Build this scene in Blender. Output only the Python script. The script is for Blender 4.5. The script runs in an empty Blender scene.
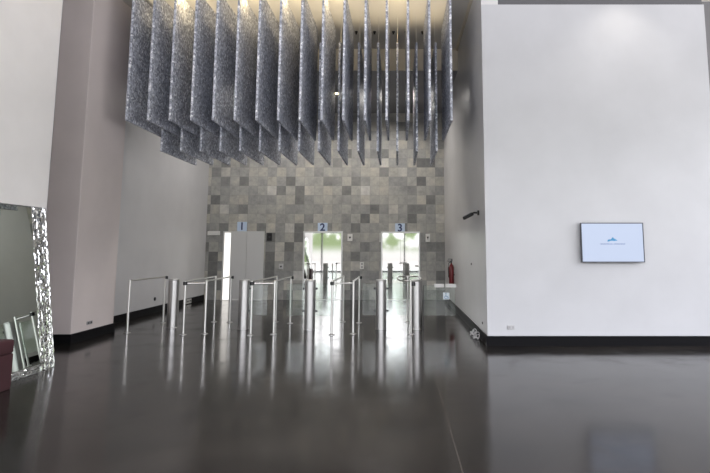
import bpy, bmesh, math, random
from mathutils import Vector, Matrix, noise

random.seed(7)
SC = bpy.context.scene
COL = SC.collection
PI = math.pi

# ------------------------------------------------------------------ helpers
def tag(o, label=None, cat=None, group=None, kind=None):
    if label: o['label'] = label
    if cat: o['category'] = cat
    if group: o['group'] = group
    if kind: o['kind'] = kind
    return o

def obj(name, bm, mats, parent=None, smooth=False, loc=None):
    me = bpy.data.meshes.new(name)
    bm.normal_update()
    bm.to_mesh(me)
    bm.free()
    if not isinstance(mats, (list, tuple)): mats = [mats]
    for m in mats: me.materials.append(m)
    if smooth:
        for p in me.polygons: p.use_smooth = True
        try: me.set_sharp_from_angle(angle=math.radians(35))
        except Exception: pass
    o = bpy.data.objects.new(name, me)
    COL.objects.link(o)
    if parent: o.parent = parent
    if loc: o.location = loc
    return o

def thing(name, label, cat, loc=(0, 0, 0), group=None):
    o = bpy.data.objects.new(name, None)
    COL.objects.link(o)
    o.location = loc
    o.empty_display_size = .1
    return tag(o, label, cat, group)

def struct(name, bm, m, parent=None, smooth=False):
    o = obj(name, bm, m, parent, smooth)
    if parent is None: o['kind'] = 'structure'
    return o

def box(bm, x0, x1, y0, y1, z0, z1, mi=0, bev=0.0, seg=2):
    r = bmesh.ops.create_cube(bm, size=1)
    vs = r['verts']
    for v in vs:
        v.co = Vector((x0 + (v.co.x + .5) * (x1 - x0), y0 + (v.co.y + .5) * (y1 - y0), z0 + (v.co.z + .5) * (z1 - z0)))
    fs = set(f for v in vs for f in v.link_faces)
    for f in fs: f.material_index = mi
    if bev:
        es = list(set(e for v in vs for e in v.link_edges))
        bmesh.ops.bevel(bm, geom=es, offset=bev, segments=seg, affect='EDGES', profile=.5)
    return vs

def BX(*a, **k):
    bm = bmesh.new(); box(bm, *a, **k); return bm

def lathe(bm, prof, cx=0, cy=0, n=28, mi=0):
    rings = []
    for r, z in prof:
        if r < 1e-6:
            rings.append([bm.verts.new((cx, cy, z))])
        else:
            rings.append([bm.verts.new((cx + r * math.cos(2 * PI * i / n), cy + r * math.sin(2 * PI * i / n), z)) for i in range(n)])
    for a, b in zip(rings, rings[1:]):
        for i in range(n):
            j = (i + 1) % n
            if len(a) == 1 and len(b) == 1: continue
            if len(a) == 1: f = bm.faces.new((a[0], b[j], b[i]))
            elif len(b) == 1: f = bm.faces.new((a[i], a[j], b[0]))
            else: f = bm.faces.new((a[i], a[j], b[j], b[i]))
            f.material_index = mi

def LA(prof, cx=0, cy=0, n=28):
    bm = bmesh.new(); lathe(bm, prof, cx, cy, n)
    bmesh.ops.recalc_face_normals(bm, faces=bm.faces); return bm

def tube(bm, pts, r, n=10, closed=False):
    pts = [Vector(p) for p in pts]
    rings = []
    N = len(pts)
    for i, p in enumerate(pts):
        if closed: d = pts[(i + 1) % N] - pts[i - 1]
        else: d = pts[min(i + 1, N - 1)] - pts[max(i - 1, 0)]
        d.normalize()
        up = Vector((0, 0, 1)) if abs(d.z) < .95 else Vector((0, 1, 0))
        a = d.cross(up).normalized(); b = a.cross(d).normalized()
        rings.append([bm.verts.new(p + a * r * math.cos(2 * PI * k / n) + b * r * math.sin(2 * PI * k / n)) for k in range(n)])
    pairs = list(zip(rings, rings[1:]))
    if closed: pairs.append((rings[-1], rings[0]))
    for a, b in pairs:
        for k in range(n):
            bm.faces.new((a[k], a[(k + 1) % n], b[(k + 1) % n], b[k]))
    if not closed:
        bm.faces.new(list(reversed(rings[0]))); bm.faces.new(rings[-1])
    bmesh.ops.recalc_face_normals(bm, faces=bm.faces)

def TU(pts, r, n=10, closed=False):
    bm = bmesh.new(); tube(bm, pts, r, n, closed); return bm

def prism_xz(bm, pts, y0, y1, mi=0):
    a = [bm.verts.new((x, y0, z)) for x, z in pts]
    b = [bm.verts.new((x, y1, z)) for x, z in pts]
    n = len(pts)
    fs = [bm.faces.new(a), bm.faces.new(list(reversed(b)))]
    for i in range(n):
        fs.append(bm.faces.new((a[i], b[i], b[(i + 1) % n], a[(i + 1) % n])))
    for f in fs: f.material_index = mi
    bmesh.ops.recalc_face_normals(bm, faces=bm.faces)

def text_mesh(name, body, size, mat, parent, loc, depth=.003, bold=0.0):
    cu = bpy.data.curves.new(name, 'FONT')
    cu.body = body; cu.size = size; cu.extrude = depth; cu.offset = bold
    cu.align_x = 'CENTER'; cu.align_y = 'CENTER'
    tmp = bpy.data.objects.new(name + '_tmp', cu)
    COL.objects.link(tmp)
    dg = bpy.context.evaluated_depsgraph_get()
    me = bpy.data.meshes.new_from_object(tmp.evaluated_get(dg))
    bpy.data.objects.remove(tmp)
    me.name = name
    me.materials.clear(); me.materials.append(mat)
    o = bpy.data.objects.new(name, me)
    COL.objects.link(o)
    o.parent = parent; o.location = loc; o.rotation_euler = (PI / 2, 0, 0)
    return o

# ------------------------------------------------------------------ materials
def mat(name, col=(.5, .5, .5), rough=.5, metal=0.0, ior=1.5, spec=.5, trans=0.0):
    m = bpy.data.materials.new(name); m.use_nodes = True
    b = m.node_tree.nodes['Principled BSDF']
    b.inputs['Base Color'].default_value = (*col, 1)
    b.inputs['Roughness'].default_value = rough
    b.inputs['Metallic'].default_value = metal
    b.inputs['IOR'].default_value = ior
    b.inputs['Specular IOR Level'].default_value = spec
    b.inputs['Transmission Weight'].default_value = trans
    return m

def N(m, t, **kw):
    n = m.node_tree.nodes.new(t)
    for k, v in kw.items(): setattr(n, k, v)
    return n

def L(m, a, b): m.node_tree.links.new(a, b)

def bs(m): return m.node_tree.nodes['Principled BSDF']

def ramp(m, stops, interp='LINEAR'):
    r = N(m, 'ShaderNodeValToRGB')
    r.color_ramp.interpolation = interp
    e = r.color_ramp.elements
    while len(e) > len(stops): e.remove(e[-1])
    while len(e) < len(stops): e.new(.5)
    for i, (p, c) in enumerate(stops):
        e[i].position = p; e[i].color = (*c, 1)
    return r

def geo_pos(m):
    return N(m, 'ShaderNodeNewGeometry').outputs['Position']

def noise_tex(m, vec, scale, detail=3, rough=.55):
    n = N(m, 'ShaderNodeTexNoise')
    n.inputs['Scale'].default_value = scale; n.inputs['Detail'].default_value = detail
    n.inputs['Roughness'].default_value = rough
    L(m, vec, n.inputs['Vector'])
    return n

def bump(m, height, strength, dist):
    b = N(m, 'ShaderNodeBump')
    b.inputs['Strength'].default_value = strength; b.inputs['Distance'].default_value = dist
    L(m, height, b.inputs['Height'])
    L(m, b.outputs['Normal'], bs(m).inputs['Normal'])
    return b

def wall_paint(name, col, rough, ior=1.5, var=.04):
    m = mat(name, col, rough, ior=ior)
    p = geo_pos(m)
    n = noise_tex(m, p, 1.3, 4)
    a = tuple(c * (1 - var) for c in col); b = tuple(min(1, c * (1 + var)) for c in col)
    r = ramp(m, [(.3, a), (.7, b)])
    L(m, n.outputs['Fac'], r.inputs['Fac']); L(m, r.outputs['Color'], bs(m).inputs['Base Color'])
    n2 = noise_tex(m, p, 2.2, 2)
    bump(m, n2.outputs['Fac'], .15, .01)
    return m

M = {}
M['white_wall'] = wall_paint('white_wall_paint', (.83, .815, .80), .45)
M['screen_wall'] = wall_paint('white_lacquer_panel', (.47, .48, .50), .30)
M['grey_wall'] = wall_paint('grey_lacquer_panel', (.585, .585, .60), .30)
M['column'] = wall_paint('column_grey_paint', (.63, .57, .555), .35)
M['side_wall'] = wall_paint('grey_side_panel', (.60, .595, .60), .30)
M['dark_wall'] = wall_paint('dark_grey_paint', (.16, .16, .165), .5)
M['ceiling'] = wall_paint('ceiling_paint', (.62, .60, .56), .6)
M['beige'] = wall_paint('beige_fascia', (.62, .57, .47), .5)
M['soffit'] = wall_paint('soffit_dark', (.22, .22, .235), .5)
M['reveal'] = mat('reveal_dark', (.10, .10, .11), .5)

# polished dark stone floor
m = M['floor'] = mat('polished_dark_stone', (.03, .028, .027), .12, ior=1.37)
p = geo_pos(m)
n1 = noise_tex(m, p, .9, 5, .6); n2 = noise_tex(m, p, 60, 2)
r1 = ramp(m, [(.3, (.012, .011, .0105)), (.72, (.032, .028, .025))])
L(m, n1.outputs['Fac'], r1.inputs['Fac'])
r2 = ramp(m, [(.35, (.75, .75, .75)), (.68, (1.25, 1.23, 1.2))])
L(m, n2.outputs['Fac'], r2.inputs['Fac'])
mx = N(m, 'ShaderNodeMix', data_type='RGBA', blend_type='MULTIPLY'); mx.inputs[0].default_value = 1
L(m, r1.outputs['Color'], mx.inputs[6]); L(m, r2.outputs['Color'], mx.inputs[7])
br = N(m, 'ShaderNodeTexBrick'); br.offset = 0.0
br.inputs['Scale'].default_value = 1; br.inputs['Mortar Size'].default_value = .006
br.inputs['Brick Width'].default_value = 5.2; br.inputs['Row Height'].default_value = 60
br.inputs['Color1'].default_value = br.inputs['Color2'].default_value = (1, 1, 1, 1)
br.inputs['Mortar'].default_value = (3.2, 3.1, 3.0, 1)
mp = N(m, 'ShaderNodeMapping'); mp.inputs['Location'].default_value = (-.465, 20, 0)
L(m, p, mp.inputs['Vector']); L(m, mp.outputs['Vector'], br.inputs['Vector'])
mx2 = N(m, 'ShaderNodeMix', data_type='RGBA', blend_type='MULTIPLY'); mx2.inputs[0].default_value = 1
L(m, mx.outputs[2], mx2.inputs[6]); L(m, br.outputs['Color'], mx2.inputs[7])
L(m, mx2.outputs[2], bs(m).inputs['Base Color'])
n3 = noise_tex(m, p, 1.7, 5, .65)
rr = ramp(m, [(.3, (.10,) * 3), (.55, (.15,) * 3), (.75, (.26,) * 3)])
L(m, n3.outputs['Fac'], rr.inputs['Fac']); L(m, rr.outputs['Color'], bs(m).inputs['Roughness'])

# slate tile wall: 0.3 m squares, each its own tone
m = M['slate'] = mat('slate_tiles', (.3, .3, .28), .45)
p = geo_pos(m)
sc = N(m, 'ShaderNodeVectorMath', operation='SCALE'); sc.inputs['Scale'].default_value = 1 / .3
L(m, p, sc.inputs[0])
fl = N(m, 'ShaderNodeVectorMath', operation='FLOOR'); L(m, sc.outputs[0], fl.inputs[0])
mul = N(m, 'ShaderNodeVectorMath', operation='MULTIPLY'); mul.inputs[1].default_value = (1, 0, 1)
L(m, fl.outputs[0], mul.inputs[0])
wn = N(m, 'ShaderNodeTexWhiteNoise', noise_dimensions='3D'); L(m, mul.outputs[0], wn.inputs['Vector'])
rt = ramp(m, [(.10, (.165, .168, .165)), (.22, (.235, .24, .235)), (.32, (.30, .305, .298)), (.50, (.345, .345, .33)),
              (.68, (.39, .388, .365)), (.80, (.43, .415, .37)), (.92, (.54, .54, .52))])
cl = noise_tex(m, mul.outputs[0], .33, 2)
ca = N(m, 'ShaderNodeMapRange'); ca.inputs['From Min'].default_value = .25; ca.inputs['From Max'].default_value = .75
L(m, cl.outputs['Fac'], ca.inputs['Value'])
cm = N(m, 'ShaderNodeMix', data_type='FLOAT'); cm.inputs[0].default_value = .22
L(m, wn.outputs['Value'], cm.inputs[2]); L(m, ca.outputs['Result'], cm.inputs[3])
L(m, cm.outputs[0], rt.inputs['Fac'])
off = N(m, 'ShaderNodeVectorMath', operation='ADD'); L(m, p, off.inputs[0])
wsc = N(m, 'ShaderNodeVectorMath', operation='SCALE'); wsc.inputs['Scale'].default_value = 9
L(m, wn.outputs['Color'], wsc.inputs[0]); L(m, wsc.outputs[0], off.inputs[1])
nt = noise_tex(m, off.outputs[0], 4, 6, .72)
rn = ramp(m, [(.25, (.66, .67, .68)), (.5, (1, 1, 1)), (.75, (1.32, 1.29, 1.20))])
L(m, nt.outputs['Fac'], rn.inputs['Fac'])
mt = N(m, 'ShaderNodeMix', data_type='RGBA', blend_type='MULTIPLY'); mt.inputs[0].default_value = 1
L(m, rt.outputs['Color'], mt.inputs[6]); L(m, rn.outputs['Color'], mt.inputs[7])
# joints
fr = N(m, 'ShaderNodeVectorMath', operation='FRACTION'); L(m, sc.outputs[0], fr.inputs[0])
sp = N(m, 'ShaderNodeSeparateXYZ'); L(m, fr.outputs[0], sp.inputs[0])
def edge(o):
    a = N(m, 'ShaderNodeMath', operation='SUBTRACT'); L(m, o, a.inputs[0]); a.inputs[1].default_value = .5
    b = N(m, 'ShaderNodeMath', operation='ABSOLUTE'); L(m, a.outputs[0], b.inputs[0])
    c = N(m, 'ShaderNodeMath', operation='GREATER_THAN'); L(m, b.outputs[0], c.inputs[0]); c.inputs[1].default_value = .488
    return c
ex, ez = edge(sp.outputs['X']), edge(sp.outputs['Z'])
mxm = N(m, 'ShaderNodeMath', operation='MAXIMUM'); L(m, ex.outputs[0], mxm.inputs[0]); L(m, ez.outputs[0], mxm.inputs[1])
mj = N(m, 'ShaderNodeMix', data_type='RGBA', blend_type='MIX'); L(m, mxm.outputs[0], mj.inputs[0])
L(m, mt.outputs[2], mj.inputs[6]); mj.inputs[7].default_value = (.27, .27, .26, 1)
L(m, mj.outputs[2], bs(m).inputs['Base Color'])
bump(m, nt.outputs['Fac'], .5, .02)

# speckled silver baffle
m = M['baffle'] = mat('speckled_grey_panel', (.3, .3, .32), .5, metal=.2)
p = geo_pos(m)
vo = N(m, 'ShaderNodeTexVoronoi'); vo.inputs['Scale'].default_value = 26; L(m, p, vo.inputs['Vector'])
sx = N(m, 'ShaderNodeSeparateXYZ'); L(m, vo.outputs['Color'], sx.inputs[0])
rb = ramp(m, [(0, (.25, .268, .32)), (.5, (.46, .485, .56)), (.85, (.68, .71, .78)), (1, (.92, .93, .96))])
L(m, sx.outputs['X'], rb.inputs['Fac'])
nb = noise_tex(m, p, 45, 3)
rb2 = ramp(m, [(.3, (.7, .7, .7)), (.7, (1.25, 1.25, 1.25))]); L(m, nb.outputs['Fac'], rb2.inputs['Fac'])
mb_ = N(m, 'ShaderNodeMix', data_type='RGBA', blend_type='MULTIPLY'); mb_.inputs[0].default_value = 1
L(m, rb.outputs['Color'], mb_.inputs[6]); L(m, rb2.outputs['Color'], mb_.inputs[7])
L(m, mb_.outputs[2], bs(m).inputs['Base Color'])
bump(m, nb.outputs['Fac'], .5, .02)

M['black_stone'] = mat('black_stone_base', (.007, .007, .008), .45, ior=1.3, spec=.12)
M['steel'] = mat('satin_stainless', (.56, .555, .55), .34, metal=1)
M['rail'] = mat('polished_stainless', (.72, .71, .69), .28, metal=1)
M['brushed'] = mat('brushed_stainless', (.74, .74, .73), .5, metal=1)
M['mirror_steel'] = mat('mirror_steel', (.86, .86, .84), .03, metal=1)
M['mirror'] = mat('mirror_glass', (.56, .61, .57), .01, metal=1)
M['facet'] = mat('bevelled_mirror_mosaic', (.90, .92, .92), .06, metal=1)
M['black'] = mat('black_plastic', (.012, .012, .013), .4)
M['dark_metal'] = mat('dark_metal', (.06, .06, .065), .35, metal=.7)
M['glass'] = mat('clear_glass', (.90, .96, .94), .0, trans=1, ior=1.45)
M['white_plastic'] = mat('white_plastic', (.75, .75, .73), .4)
M['grey_plastic'] = mat('grey_plastic', (.33, .33, .34), .4)
M['pale_grey'] = mat('pale_grey_plastic', (.42, .42, .43), .4)
M['sign_blue'] = mat('pale_blue_plate', (.56, .68, .85), .35)
M['ink_blue'] = mat('navy_numeral', (.02, .035, .13), .4)
M['red'] = mat('red_paint', (.17, .010, .013), .35)
M['maroon'] = wall_paint('maroon_upholstery', (.040, .011, .014), .8, var=.3)
M['bezel'] = mat('tv_bezel', (.03, .032, .045), .35)
M['sticker'] = mat('pale_sticker', (.72, .80, .84), .5)
M['sticker_blue'] = mat('sticker_blue', (.18, .33, .48), .5)
M['logo'] = mat('screen_logo_blue', (.02, .15, .29), .5)
M['caption'] = mat('screen_caption_slate', (.10, .14, .26), .5)
M['cable'] = mat('clear_cable', (.55, .55, .55), .25)
for k in ('logo', 'caption'):
    b = bs(M[k]); c = b.inputs['Base Color'].default_value[:]
    b.inputs['Emission Color'].default_value = c; b.inputs['Emission Strength'].default_value = .30
M['screen'] = mat('lit_screen', (.03, .03, .03), .3)
b = bs(M['screen']); b.inputs['Emission Color'].default_value = (.60, .70, .93, 1); b.inputs['Emission Strength'].default_value = .45
M['sliver_glow'] = mat('lit_lift_car_glass', (.3, .3, .3), .2)  # emissive colour standing in for a bright lift car behind the door gap
b = bs(M['sliver_glow']); b.inputs['Emission Color'].default_value = (1, .96, .9, 1); b.inputs['Emission Strength'].default_value = .7
M['lamp'] = mat('lamp_warm', (1, .85, .6), .5)
b = bs(M['lamp']); b.inputs['Emission Color'].default_value = (1, .72, .34, 1); b.inputs['Emission Strength'].default_value = 9

# ------------------------------------------------------------------ the setting
XR, XL, YB, ZC = 1.485, -6.1, 15.95, 6.55
YT = 8.5                                    # plane of the white wall with the screen
struct('floor', BX(-9.2, 10.2, -3.2, 16.2, -.2, 0), M['floor'])
struct('ceiling', BX(-9.2, 10.2, -3.2, 16.2, ZC, ZC + .2), M['ceiling'])
struct('wall_back', BX(XL - .2, XR + .2, YB, YB + .25, 0, ZC), M['slate'])
struct('wall_inner_left', BX(XL - .2, XL, 2.5, YB, 0, ZC), M['grey_wall'])
struct('wall_left', BX(-5.25, -4.99, 2.5, 7.08, 0, ZC), M['white_wall'])
struct('wall_side_left', BX(-9.2, -5.25, 2.5, 2.7, 0, ZC), M['white_wall'])
struct('wall_outer_left', BX(-9.3, -9.1, -3.2, 2.5, 0, ZC), M['white_wall'])
# long side wall of the lift lobby and the white screen wall that meets it
bm = bmesh.new()
box(bm, XR, XR + .3, YT + .012, YB, 0, ZC)
struct('wall_inner_right', bm, M['side_wall'])
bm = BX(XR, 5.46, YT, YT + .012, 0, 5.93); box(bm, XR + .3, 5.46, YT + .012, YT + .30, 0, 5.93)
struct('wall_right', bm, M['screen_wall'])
struct('trim_1', BX(XR + .01, 5.44, YT + .02, YT + .28, 5.93, ZC), M['reveal'])
struct('wall_far_right', BX(5.3, 10.2, 9.6, 9.8, 0, ZC), M['dark_wall'])
struct('wall_outer_right', BX(10, 10.2, -3.2, 9.6, 5.6, ZC), M['white_wall'])
bm = bmesh.new()
for k in range(7): box(bm, 10, 10.15, -3.0 + 1.91 * k - .04, -3.0 + 1.91 * k + .04, 0, 5.6)
for z in (.04, 2.7, 5.56): box(bm, 10.02, 10.13, -3.0, 9.6, z - .04, z + .04)
struct('window_2', bm, M['dark_metal'])
# free-standing column left
struct('trim_2', BX(-6.1, -5.53, 8.66, 9.94, 0, ZC, bev=.012), M['column'])
# skirting
struct('baseboard_inner_left', BX(XL, XL + .022, 2.7, YB - .001, 0, .16), M['black_stone'])
bm = bmesh.new(); box(bm, -6.07, -5.508, 8.638, 9.962, 0, .16)
struct('baseboard_column', bm, M['black_stone'])
struct('baseboard_left', BX(-4.99, -4.968, 2.5, 7.08, 0, .16), M['black_stone'])
struct('baseboard_right', BX(XR - .022, 5.47, YT - .022, YT, 0, .16), M['black_stone'])
struct('baseboard_inner_right', BX(XR - .022, XR, YT, YB - .001, 0, .16), M['black_stone'])
# bulkhead over the lifts: beige face, dark underside
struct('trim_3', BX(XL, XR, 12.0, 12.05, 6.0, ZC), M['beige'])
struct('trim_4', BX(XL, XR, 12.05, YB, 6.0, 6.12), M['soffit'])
# cove strip where the lobby ceiling meets the side wall
struct('trim_5', BX(XR - .05, XR, YT + .4, 12.0, ZC - .05, ZC), M['beige'])

# glazed front behind the photographer: mullions and transoms, daylight comes through
bm = bmesh.new()
x = -9.1
while x < 10.1:
    box(bm, x - .04, x + .04, -3.1, -2.95, 0, 5.6); x += 1.91
for z in (.04, 2.7, 5.56): box(bm, -9.1, 10.1, -3.08, -2.97, z - .04, z + .04)
struct('window_1', bm, M['dark_metal'])
struct('wall_front', BX(-9.2, 10.2, -3.2, -3.0, 5.6, ZC), M['white_wall'])

# ------------------------------------------------------------------ lifts
def lift_door(n, x0, x1, ztop, panel_mat, sliver=False):
    fr = bmesh.new()
    w = .045
    box(fr, x0 - w, x0, YB - .035, YB, 0, ztop + w)
    box(fr, x1, x1 + w, YB - .035, YB, 0, ztop + w)
    box(fr, x0, x1, YB - .035, YB, ztop, ztop + w)
    root = struct('door_%d' % n, fr, M['brushed'])
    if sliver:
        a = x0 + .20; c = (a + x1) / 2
        p = obj('glow_strip', BX(x0, a - .003, YB - .02, YB, .01, ztop), M['sliver_glow'], root)  # added glowing strip, no lamp: the bright gap beside the panels
        obj('door_panel', BX(a, c - .003, YB - .03, YB, .01, ztop), panel_mat, root)
        obj('door_panel', BX(c + .003, x1, YB - .028, YB, .01, ztop), panel_mat, root)
    else:
        c = (x0 + x1) / 2
        obj('door_panel', BX(x0, c - .003, YB - .02, YB, .01, ztop), panel_mat, root)
        obj('door_panel', BX(c + .003, x1, YB - .02, YB, .01, ztop), panel_mat, root)
    obj('sill', BX(x0 - w, x1 + w, YB - .09, YB, 0, .008), M['brushed'], root)
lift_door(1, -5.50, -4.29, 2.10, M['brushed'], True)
lift_door(2, -2.96, -1.80, 2.10, M['mirror_steel'])
lift_door(3, -.49, .655, 2.09, M['mirror_steel'])

for num, xc, zc, lab in (('1', -4.965, 2.295, 'pale blue number plate reading 1 above the brushed steel lift door'),
                         ('2', -2.40, 2.262, 'pale blue number plate reading 2 above the middle mirrored lift door'),
                         ('3', .063, 2.245, 'pale blue number plate reading 3 above the right mirrored lift door')):
    t = thing('number_sign', lab, 'sign', (xc, YB, zc), 'lift number plates')
    obj('plate', BX(-.155, .155, -.022, 0, -.15, .15, bev=.006), M['sign_blue'], t)
    text_mesh('numeral', num, .33, M['ink_blue'], t, (0, -.024, 0), .002, .008)

def wall_plate(name, lab, cat, x0, x1, z0, z1, m, detail=None, group=None):
    t = thing(name, lab, cat, ((x0 + x1) / 2, YB, (z0 + z1) / 2), group)
    w, h = (x1 - x0) / 2, (z1 - z0) / 2
    obj('cover', BX(-w, w, -.03, 0, -h, h, bev=.006), m, t)
    if detail == 'arrow':
        bm = bmesh.new(); prism_xz(bm, [(-w * .45, h * .35), (w * .45, h * .35), (0, -h * .45)], -.036, -.029)
        obj('arrow', bm, M['black'], t)
    if detail == 'dot':
        bm = bmesh.new(); prism_xz(bm, [(w * .4 * math.cos(k * PI / 6), w * .4 * math.sin(k * PI / 6)) for k in range(12)], -.036, -.029)
        obj('button', bm, M['dark_metal'], t)
    if detail == 'two':
        for s in (-1, 1):
            bm = bmesh.new(); prism_xz(bm, [(w * .5 * math.cos(k * PI / 6), s * h * .45 + w * .5 * math.sin(k * PI / 6)) for k in range(12)], -.036, -.029)
            obj('button', bm, M['grey_plastic'], t)
    return t
wall_plate('wall_light', 'short white bar fixture on slate wall left of lift 1', 'light fixture', -6.05, -5.66, 2.02, 2.15, M['white_plastic'])
wall_plate('wall_indicator', 'small black indicator on slate wall right of lift 1', 'indicator', -4.16, -4.0, 1.84, 2.09, M['black'], 'dot')
wall_plate('wall_indicator', 'white indicator plate with dark dot right of lift 2 top corner', 'indicator', -1.605, -1.445, 1.835, 2.06, M['white_plastic'], 'dot')
wall_plate('wall_indicator', 'white indicator plate with black arrow right of lift 3', 'indicator', .875, 1.015, 1.80, 2.06, M['white_plastic'], 'arrow')
wall_plate('wall_call_button', 'white call button plate on slate wall between lifts 2 and 3', 'call button', -1.2, -1.075, .96, 1.175, M['white_plastic'], 'two')
wall_plate('wall_call_button', 'small steel call button plate on slate wall right of lift 1', 'call button', -3.76, -3.62, .95, 1.12, M['steel'], 'dot')

# fire extinguisher in the far right corner
t = thing('fire_extinguisher', 'red fire extinguisher hung at the far end of the grey side wall', 'fire extinguisher', (1.405, 13.3, .60))
obj('cylinder', LA([(0, 0), (.055, 0), (.066, .02), (.066, .50), (.05, .56), (.022, .59), (.022, .62), (0, .62)]), M['red'], t, True)
bm = bmesh.new(); lathe(bm, [(0, .62), (.02, .62), (.02, .66), (0, .66)], n=12); box(bm, -.10, .03, -.012, .012, .66, .685); box(bm, -.09, .02, -.01, .01, .71, .73); box(bm, .0, .03, -.01, .01, .66, .73)
obj('valve', bm, M['dark_metal'], t)
obj('hose', TU([(-.02, -.02, .65), (-.07, -.04, .62), (-.085, -.05, .5), (-.08, -.05, .25)], .012, 8), M['black'], t, True)
obj('bracket', BX(-.03, .080, -.03, .03, .3, .33), M['dark_metal'], t)

# soffit downlights
def downlight(lab, x, y, z, lit):
    t = thing('downlight', lab, 'light', (x, y, z), None)
    obj('ring', LA([(.075, 0), (.10, 0), (.10, -.015), (.075, -.015), (.075, 0)], n=24), M['white_plastic'], t, True)
    obj('lens', LA([(0, -.004), (.075, -.004), (.075, -.012), (0, -.012)], n=24), M['lamp'] if lit else M['grey_plastic'], t)
downlight('glowing warm downlight in the dark soffit seen between the hanging baffles', -1.715, 13.85, 6.0, True)

for i, (x, lab) in enumerate(zip((-.958, -.538, -.105, .187, .561),
        ('leftmost of five', 'second from left of five', 'middle of five', 'fourth from left of five', 'rightmost of five'))):
    t = thing('ceiling_fitting', lab + ' small dark fittings on the lobby ceiling', 'ceiling fitting', (x, 11.0, ZC), 'dark fittings on the lobby ceiling')
    obj('base', LA([(0, 0), (.035, 0), (.035, -.02), (0, -.02)], n=16), M['dark_metal'], t, True)
    obj('head', LA([(0, -.02), (.018, -.02), (.022, -.06), (0, -.06)], n=16), M['black'], t, True)

# ------------------------------------------------------------------ hanging baffles
ORD = ['first', 'second', 'third', 'fourth', 'fifth', 'sixth', 'seventh', 'eighth', 'ninth', 'tenth', 'eleventh', 'twelfth', 'thirteenth', 'fourteenth', 'fifteenth', 'sixteenth']
def baffle_proto(h):
    return obj('hanging_baffle', BX(-.022, .022, 0, 1.75, 0, h, bev=.006, seg=1), M['baffle'])
PROTO = {}
def place_baffle(h, x, y, z, lab, group):
    first = h not in PROTO
    if first: PROTO[h] = baffle_proto(h)
    o = PROTO[h] if first else PROTO[h].copy()
    if not first: COL.objects.link(o)
    o.location = (x, y, z)
    tag(o, lab, 'ceiling baffle', group)
    for yy in (.25, 1.5):
        obj('hanger_rod', TU([(0, yy, h - .005), (0, yy, ZC - z)], .004, 6), M['steel'], o)
    return o
rnd = random.Random(3)
for k in range(16):
    place_baffle(2.52, -5.011 + .4 * k, 9.0, 3.945, ORD[k] + ' speckled grey hanging baffle from the left in the front, higher row', 'baffles in the front row')
for k in range(15):
    place_baffle(2.30, -4.814 + .4 * k, 10.0, 3.565, ORD[k] + ' speckled grey hanging baffle from the left in the rear, lower row', 'baffles in the rear row')

# ------------------------------------------------------------------ turnstile pedestals with glass wings
def pedestal(x, y, lab, wings, cap=.975):
    t = thing('turnstile_pedestal', lab, 'turnstile', (x, y, 0), 'turnstile pedestals')
    obj('body', LA([(.0, .0), (.112, 0), (.112, .012), (.106, .016), (.106, cap - .03), (.0, cap - .03)], n=40), M['steel'], t, True)
    obj('top_cap', LA([(0, cap - .03), (.102, cap - .03), (.106, cap - .024), (.106, cap - .006), (.098, cap), (0, cap)], n=40), M['brushed'], t, True)
    for s, ln, thick in wings:
        a, b_ = sorted((s * .112, s * (.112 + ln)))
        w = obj('glass_wing', BX(a, b_, -.006, .006, .27, .90, bev=.003, seg=1), M['glass'], t)
        for z in (.36, .80):
            c, d = sorted((s * .10, s * .15))
            obj('hinge', BX(c, d, -.012, .012, z - .02, z + .02), M['dark_metal'], w)
    return t
pedestal(-4.606, 10.433, 'round steel turnstile pedestal nearest the left wall', [])
pedestal(-3.10, 10.242, 'round steel turnstile pedestal in front of the brushed lift 1', [(1, .36, 0)])
pedestal(-1.759, 10.18, 'round steel turnstile pedestal in front of lift 2 left edge', [(-1, .36, 0), (1, .36, 0)])
pedestal(-.34, 10.242, 'round steel turnstile pedestal in front of lift 3 left edge', [(-1, .26, 0), (1, .40, 0)])
pedestal(.38, 10.242, 'round steel turnstile pedestal joined to the rightmost glass barrier', [])

# glass barrier with the access sign
t = thing('glass_barrier', 'clear glass barrier panel with a wheelchair sign near the right wall', 'glass barrier', (.83, 10.242, 0))
obj('glass_panel', BX(-.325, .32, -.006, .006, .265, .86, bev=.003, seg=1), M['glass'], t)
obj('top_cap', BX(-.10, .095, -.03, .03, .82, .89, bev=.006), M['white_plastic'], t)
obj('top_cap', BX(.125, .345, -.03, .03, .82, .89, bev=.006), M['white_plastic'], t)
obj('post', LA([(0, 0), (.016, 0), (.016, .012), (.008, .016), (.008, .86), (0, .86)], -.318, 0, 12), M['dark_metal'], t, True)
sg = obj('access_sign', BX(.077, .207, -.012, -.006, .58, .72, bev=.003, seg=1), M['sticker'], t)
bm = bmesh.new()
cx, cz = .135, .63
prism_xz(bm, [(cx + .012 * math.cos(k * PI / 5), cz + .068 + .012 * math.sin(k * PI / 5)) for k in range(10)], -.015, -.011)
prism_xz(bm, [(cx - .008, cz + .05), (cx - .008, cz + .005), (cx + .03, cz + .005), (cx + .045, cz - .03), (cx + .058, cz - .025), (cx + .038, cz + .018), (cx + .006, cz + .018), (cx + .006, cz + .05)], -.015, -.011)
pr = [(cx + .002 + .035 * math.cos(a), cz - .005 + .035 * math.sin(a)) for a in [PI * .65 + k * PI * 1.3 / 12 for k in range(13)]]
pi_ = [(cx + .002 + .025 * math.cos(a), cz - .005 + .025 * math.sin(a)) for a in [PI * .65 + k * PI * 1.3 / 12 for k in range(13)]]
for i in range(12):
    prism_xz(bm, [pr[i], pr[i + 1], pi_[i + 1], pi_[i]], -.015, -.011)
obj('wheelchair_symbol', bm, M['sticker_blue'], sg)

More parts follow.
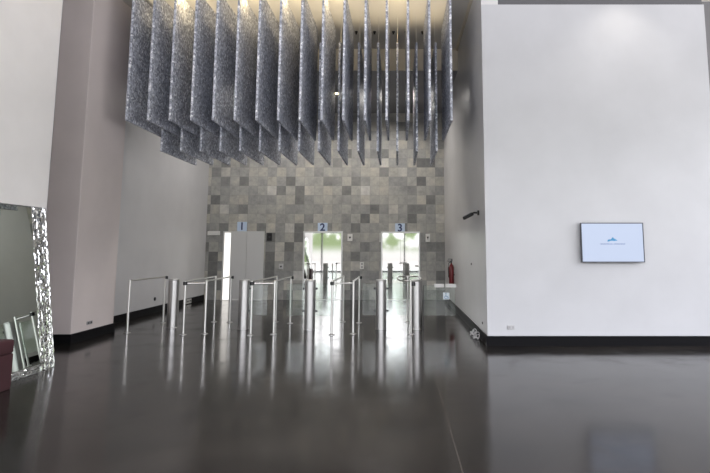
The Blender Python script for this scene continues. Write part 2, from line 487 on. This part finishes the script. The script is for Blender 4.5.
# ------------------------------------------------------------------ guide rails
def post(t, x, y, h=1.0, knob=None):
    p = obj('post', LA([(0, 0), (.022, 0), (.022, h - .004), (.018, h), (0, h)], x, y, 18), M['rail'], t, True)
    obj('foot_flange', LA([(0, 0), (.062, 0), (.062, .008), (.03, .016), (.022, .03), (0, .03)], x, y, 24), M['steel'], p, True)
    if knob:
        dx, dy, dz, kind = knob
        if kind == 'clamp':
            obj('clamp', LA([(0, h - .085), (.036, h - .085), (.04, h - .08), (.04, h - .025), (.036, h - .02), (0, h - .02)], x + dx, y + dy, 20), M['black'], p, True)
        else:
            bm = TU([(x, y, h - .03), (x + dx, y + dy, h - .03)], .032, 16)
            obj('end_knob', bm, M['black'], p, True)
    return p
def rail(t, a, b, z=.985, r=.015):
    obj('rail', TU([(a[0], a[1], z), (b[0], b[1], z)], r, 12), M['rail'], t, True)
def divider(lab, x, pts, name='guide_rail'):
    fl_, fr_, rl, rr_ = pts
    ox, oy = fl_
    t = thing(name, lab, 'guide rail', (ox, oy, 0), 'floor mounted guide rails')
    q = [(p[0] - ox, p[1] - oy) for p in pts]
    post(t, *q[0], knob=(0, 0, 0, 'clamp'))
    post(t, *q[1]); post(t, *q[2]); post(t, *q[3], knob=(.05, .02, 0, 'knob'))
    rail(t, q[0], q[2]); rail(t, q[0], q[1], .945); rail(t, q[1], q[3])
    return t
A, B = (-5.163, 9.765), (-5.079, 11.052)
t = thing('guide_rail', 'single steel guide rail on two posts along the left wall', 'guide rail', (*A, 0), 'floor mounted guide rails')
post(t, 0, 0); post(t, B[0] - A[0], B[1] - A[1], knob=(.05, .02, 0, 'knob')); rail(t, (0, 0), (B[0] - A[0], B[1] - A[1]))
divider('four-post steel guide rail between the two leftmost turnstile pedestals', 0, [(-4.002, 9.544), (-3.644, 9.653), (-4.03, 11.2), (-3.666, 11.126)])
divider('four-post steel guide rail right of the pedestal facing lift 1', 0, [(-2.73, 9.49), (-2.331, 9.598), (-2.679, 11.2), (-2.318, 10.98)])
divider('four-post steel guide rail in front of lift 2', 0, [(-1.238, 9.544), (-.847, 9.653), (-1.205, 11.2), (-.843, 11.052)])
t = thing('guide_rail', 'steel guide rail with an oval loop top in front of lift 3', 'guide rail', (.235, 10.0, 0), 'floor mounted guide rails')
post(t, .008, -.40, .985, knob=(.045, 0, 0, 'clamp')); post(t, -.016, 1.20, .985)
pts = []
for k in range(40):
    a = 2 * PI * k / 40
    c, s = math.cos(a), math.sin(a)
    pts.append((-.004 + .235 * math.copysign(abs(c) ** .6, c), .4 + .80 * math.copysign(abs(s) ** .6, s), .99))
obj('loop_rail', TU(pts, .015, 10, True), M['rail'], t, True)

# ------------------------------------------------------------------ screen
t = thing('flatscreen_tv', 'wall-mounted flat television with a lit pale blue screen', 'television', (3.59, YT, 1.70))
hw, hh = .525, .33
obj('back_case', BX(-hw + .02, hw - .02, -.075, -.03, -hh + .02, hh - .02), M['black'], t)
obj('wall_bracket', BX(-.2, .2, -.03, 0, -.15, .15), M['dark_metal'], t)
bm = bmesh.new()
e = .014
box(bm, -hw, -hw + e, -.10, -.06, -hh, hh); box(bm, hw - e, hw, -.10, -.06, -hh, hh)
box(bm, -hw + e, hw - e, -.10, -.06, hh - e, hh); box(bm, -hw + e, hw - e, -.10, -.06, -hh, -hh + e)
obj('bezel', bm, M['bezel'], t)
s = obj('screen', BX(-hw + e, hw - e, -.094, -.07, -hh + e, hh - e), M['screen'], t)
bm = bmesh.new()
prism_xz(bm, [(-.085, .012), (-.080, .040), (-.060, .052), (-.035, .050), (-.018, .060), (-.004, .082), (.010, .086), (.026, .066), (.048, .055), (.085, .030), (.055, .030), (.025, .024), (.0, .030), (-.030, .028), (-.060, .018)], -.097, -.093)
obj('logo', bm, M['logo'], s)
bm = bmesh.new()
r2 = random.Random(5); x = -.20
for k in range(22):
    if k == 11: x += .022; continue
    w = .0125
    box(bm, x, x + .004, -.097, -.093, -.036, -.014); box(bm, x, x + w, -.097, -.093, -.019 if k % 2 else -.036, -.014 if k % 2 else -.031)
    if k % 3 == 0: box(bm, x + w - .004, x + w, -.097, -.093, -.036, -.014)
    x += .0185
obj('caption', bm, M['caption'], s)

# sockets and small wall fittings
def wall_box(name, lab, cat, x0, x1, y0, y1, z0, z1, m, dm, axis):
    cx, cy, cz = (x0 + x1) / 2, (y0 + y1) / 2, (z0 + z1) / 2
    t = thing(name, lab, cat, (cx, cy, cz))
    obj('cover', BX(x0 - cx, x1 - cx, y0 - cy, y1 - cy, z0 - cz, z1 - cz, bev=.003, seg=1), m, t)
    for s_ in (-1, 1):
        if axis == 'y':
            w = (x1 - x0) / 2
            obj('outlet', BX(s_ * w * .5 - w * .3, s_ * w * .5 + w * .3, y0 - cy - .003, y0 - cy + .004, -.018, .018), dm, t)
        else:
            w = (y1 - y0) / 2; xx = (x1 if axis == '+x' else x0) - cx
            obj('outlet', BX(xx - .003, xx + .003, s_ * w * .5 - w * .3, s_ * w * .5 + w * .3, -.018, .018), dm, t)
    return t
wall_box('wall_socket', 'grey wall socket low on the white screen wall', 'socket', 1.82, 1.935, YT - .014, YT, .265, .335, M['pale_grey'], M['grey_plastic'], 'y')
wall_box('wall_socket', 'dark wall socket low on the grey column', 'socket', -5.53, -5.518, 9.08, 9.24, .25, .31, M['grey_plastic'], M['dark_metal'], '+x')
wall_box('wall_socket', 'silver wall socket above the black skirting behind the guide rails', 'socket', -6.078, -6.045, 14.55, 14.9, .02, .15, M['steel'], M['black'], '+x')
t = thing('wall_stud', 'small round grey knob low on the left grey wall', 'wall stud', (-6.1, 12.75, .343))
bm = LA([(0, 0), (.045, 0), (.04, .02), (0, .03)], n=16); bm.transform(Matrix.Rotation(PI / 2, 4, 'Y'))
obj('cap', bm, M['dark_metal'], t, True)
for y, z, lab in ((10.2, 1.289, 'small dark stud at mid height on the grey side wall'), (8.97, .302, 'small dark stud low on the grey side wall')):
    t = thing('wall_stud', lab, 'wall stud', (XR, y, z))
    bm = LA([(0, 0), (.022, 0), (.02, .012), (0, .016)], n=14); bm.transform(Matrix.Rotation(-PI / 2, 4, 'Y'))
    obj('cap', bm, M['dark_metal'], t, True)

# security camera on the side wall
t = thing('security_camera', 'black security camera on an arm from the grey side wall', 'security camera', (XR, 9.15, 2.25))
bm = LA([(0, 0), (.045, 0), (.045, .03), (0, .035)], n=16); bm.transform(Matrix.Rotation(-PI / 2, 4, 'Y'))
obj('wall_mount', bm, M['black'], t, True)
obj('arm', TU([(-.03, 0, 0), (-.09, .02, .005), (-.12, .04, -.01)], .017, 8), M['black'], t, True)
bm = BX(-.026, .026, -.11, .11, -.026, .026, bev=.008)
bm.transform(Matrix.Translation((-.185, .10, -.055)) @ Matrix.Rotation(math.radians(50), 4, 'Z') @ Matrix.Rotation(math.radians(-22), 4, 'X'))
hs = obj('housing', bm, M['black'], t)
bm = BX(-.03, .03, -.095, .10, .022, .03, bev=.003)
bm.transform(Matrix.Translation((-.185, .10, -.050)) @ Matrix.Rotation(math.radians(50), 4, 'Z') @ Matrix.Rotation(math.radians(-22), 4, 'X'))
obj('sun_shield', bm, M['grey_plastic'], t)

# tangle of cable at the foot of the side wall
pts = []
rc = random.Random(11)
for k in range(90):
    a = k * .55
    rr_ = .05 + .03 * math.sin(k * .37)
    pts.append((1.395 + .055 * math.cos(a) * (rr_ / .05) * .7, 9.35 + .28 * math.sin(k * .07) + rr_ * math.sin(a), .012 + .06 * (1 + math.sin(k * .83)) * (1 + math.cos(k * .11)) * .5))
tag(obj('cable_coil', TU(pts, .008, 6), M['cable'], None, True), 'tangled pale cable on the floor against the grey side wall', 'cable')

# ------------------------------------------------------------------ leaning mirror with mosaic frame
ang = math.atan2(.30, 2.17)
HM = math.hypot(.30, 2.17)
Y0, Y1 = 4.3, 7.04
t = thing('floor_mirror', 'large mirror with mosaic mirror-glass frame leaning on the white wall', 'mirror', (-4.67, Y1, 0))
t.rotation_euler = (0, -ang, 0)
W = Y1 - Y0
fw = .28
obj('backing', BX(-.05, -.012, -W, 0, .0, HM - .002), M['dark_metal'], t)
obj('mirror_glass', BX(-.012, -.004, -W + fw, -fw, fw, HM - fw * .2), M['mirror'], t)
def mosaic(y0, y1, z0, z1, vertical, seed):
    r_ = random.Random(seed)
    bm = bmesh.new()
    if vertical:
        cols = [y0 + (y1 - y0) * c for c in (0, .07, .16, .30, .38, .48, .62, .70, .80, .90, .95, 1)]
        for a, b in zip(cols, cols[1:]):
            z = z0
            while z < z1 - .004:
                h = r_.uniform(.02, .06) if (b - a) > .026 else r_.uniform(.05, .18)
                zz = min(z + h, z1)
                d = [r_.uniform(0, .005) for _ in range(4)]
                q = [bm.verts.new((-.012 + d[i], yy, z_)) for i, (yy, z_) in enumerate(((a, z), (b, z), (b, zz), (a, zz)))]
                f0 = bm.verts.new((sum(v.co.x for v in q) / 4 + r_.uniform(.002, .008), (a + b) / 2 + r_.uniform(-.2, .2) * (b - a), (z + zz) / 2))
                for i in range(4): bm.faces.new((q[i], q[(i + 1) % 4], f0))
                z = zz
    else:
        rows = [z0 + (z1 - z0) * c for c in (0, .07, .16, .30, .38, .48, .62, .70, .80, .90, .95, 1)]
        for a, b in zip(rows, rows[1:]):
            y = y0
            while y < y1 - .004:
                h = r_.uniform(.03, .09)
                yy = min(y + h, y1)
                d = [r_.uniform(0, .005) for _ in range(4)]
                q = [bm.verts.new((-.012 + d[i], y_, z_)) for i, (y_, z_) in enumerate(((y, a), (yy, a), (yy, b), (y, b)))]
                f0 = bm.verts.new((sum(v.co.x for v in q) / 4 + .004, (y + yy) / 2, (a + b) / 2))
                for i in range(4): bm.faces.new((q[i], q[(i + 1) % 4], f0))
                y = yy
    return bm
obj('side_frame', mosaic(-fw, 0, 0, HM, True, 1), M['facet'], t)
obj('side_frame', mosaic(-W, -W + fw, 0, HM, True, 2), M['facet'], t)
obj('bottom_frame', mosaic(-W + fw, -fw, 0, .10, False, 3), M['facet'], t)
obj('top_frame', mosaic(-W + fw, -fw, HM - .02, HM, False, 4), M['facet'], t)
for ch in t.children:
    if ch.name.startswith('mirror_glass'):
        ch.data.clear_geometry()
        bm = BX(-.012, -.004, -W + fw, -fw, .10, HM - .02); bm.to_mesh(ch.data); bm.free()

# maroon stool at the left edge
t = thing('upholstered_stool', 'maroon upholstered block stool at the foot of the leaning mirror', 'stool', (-4.53, 5.68, 0))
obj('base', BX(-.09, .09, -.27, .27, 0, .40, bev=.012), M['maroon'], t)
obj('cushion', BX(-.095, .095, -.275, .275, .40, .56, bev=.03, seg=3), M['maroon'], t, True)

# ------------------------------------------------------------------ light
def lamp(kind, name, loc, energy, col, **kw):
    l = bpy.data.lights.new(name, kind); l.energy = energy; l.color = col
    for k, v in kw.items(): setattr(l, k, v)
    o = bpy.data.objects.new(name, l); COL.objects.link(o); o.location = loc
    return o
p = lamp('AREA', 'daylight_portal', (.5, -2.9, 2.8), 1, (1, 1, 1), shape='RECTANGLE', size=19.0, size_y=5.6)
p.rotation_euler = (PI / 2, 0, 0)
p.data.cycles.is_portal = True
p = lamp('AREA', 'daylight_portal_side', (9.9, 3.2, 2.8), 1, (1, 1, 1), shape='RECTANGLE', size=5.6, size_y=12.4)
p.rotation_euler = (0, PI / 2, 0)
p.data.cycles.is_portal = True
for x in (-4.7, -3.2, -1.0, -.1):
    lamp('SPOT', 'soffit_fill', (x, 13.9, 5.97), 75, (1, .95, .90), spot_size=2.9, spot_blend=.5, shadow_soft_size=.12)  # unseen neutral fill spots, added to brighten the lobby walls
# the lobby's warm ceiling lamps above the baffles
for x in (-4.01, -2.81, -2.01, -1.21, -.01):
    lamp('POINT', 'lobby_lamp', (x, 9.25, 6.45), 4, (1, .76, .40), shadow_soft_size=.10)
for x in [-4.811 + .4 * j for j in range(15)]:
    lamp('AREA', 'ceiling_fill', (x, 9.9, 5.93), 1.1, (1, .82, .55), shape='RECTANGLE', size=.25, size_y=1.3, spread=1.9).rotation_euler = (PI, 0, 0)  # unseen warm fill in every baffle channel, added to brighten the ceiling
lamp('SPOT', 'soffit_lamp', (-1.715, 13.85, 5.95), 30, (1, .82, .55), spot_size=2.2, spot_blend=.6, shadow_soft_size=.06)
lamp('SPOT', 'wall_washer', (3.95, 7.9, 6.4), 25, (1, .93, .82), spot_size=1.9, spot_blend=.8, shadow_soft_size=.10)

w = bpy.data.worlds.new('outdoors'); SC.world = w; w.use_nodes = True
nt = w.node_tree; nt.nodes.clear()
class WM: node_tree = nt
tc = N(WM, 'ShaderNodeTexCoord')
sepw = N(WM, 'ShaderNodeSeparateXYZ'); L(WM, tc.outputs['Generated'], sepw.inputs[0])
sky = ramp(WM, [(.0, (.66, .645, .67)), (.44, (.62, .61, .63)), (.487, (.14, .135, .135)), (.503, (.16, .16, .16)), (.512, (.30, .30, .31)), (.545, (.42, .42, .44)), (.62, (1.04, 1.03, 1.10)), (1, (.95, .97, 1.18))])
mr = N(WM, 'ShaderNodeMapRange'); mr.inputs['From Min'].default_value = -1; mr.inputs['From Max'].default_value = 1
L(WM, sepw.outputs['Z'], mr.inputs['Value']); L(WM, mr.outputs['Result'], sky.inputs['Fac'])
nz = N(WM, 'ShaderNodeTexNoise'); nz.inputs['Scale'].default_value = 26; nz.inputs['Detail'].default_value = 6
L(WM, tc.outputs['Generated'], nz.inputs['Vector'])
msk = ramp(WM, [(.43, (0, 0, 0)), (.53, (1, 1, 1))]); L(WM, nz.outputs['Fac'], msk.inputs['Fac'])
band = ramp(WM, [(.495, (0, 0, 0)), (.502, (1, 1, 1)), (.56, (1, 1, 1)), (.60, (0, 0, 0))]); L(WM, mr.outputs['Result'], band.inputs['Fac'])
mm = N(WM, 'ShaderNodeMath', operation='MULTIPLY'); L(WM, msk.outputs['Color'], mm.inputs[0]); L(WM, band.outputs['Color'], mm.inputs[1])
mix = N(WM, 'ShaderNodeMix', data_type='RGBA'); L(WM, mm.outputs[0], mix.inputs[0]); L(WM, sky.outputs['Color'], mix.inputs[6]); mix.inputs[7].default_value = (.055, .070, .038, 1)
bg = N(WM, 'ShaderNodeBackground'); bg.inputs['Strength'].default_value = 4.3
L(WM, mix.outputs[2], bg.inputs['Color'])
wo = N(WM, 'ShaderNodeOutputWorld'); L(WM, bg.outputs[0], wo.inputs[0])

# ------------------------------------------------------------------ camera
cam = bpy.data.cameras.new('camera'); co = bpy.data.objects.new('camera', cam); COL.objects.link(co)
co.location = (0, 0, 1.6)
co.rotation_euler = (PI / 2 + math.atan(.112), 0, 0)
cam.sensor_width = 36; cam.lens = 500 * 36 / 710
cam.shift_x = (355 - 398) / 710
cam.shift_y = (192.5 - 236.5) / 710
cam.clip_start = .05; cam.clip_end = 200
SC.camera = co

vs = SC.view_settings
vs.view_transform = 'Standard'; vs.look = 'None'; vs.gamma = 1; vs.use_curve_mapping = False
vs.exposure = 0.92
SC.cycles.use_denoising = True
SC.cycles.max_bounces = 12
SC.cycles.diffuse_bounces = 6
SC.cycles.glossy_bounces = 6
SC.cycles.sample_clamp_indirect = 8
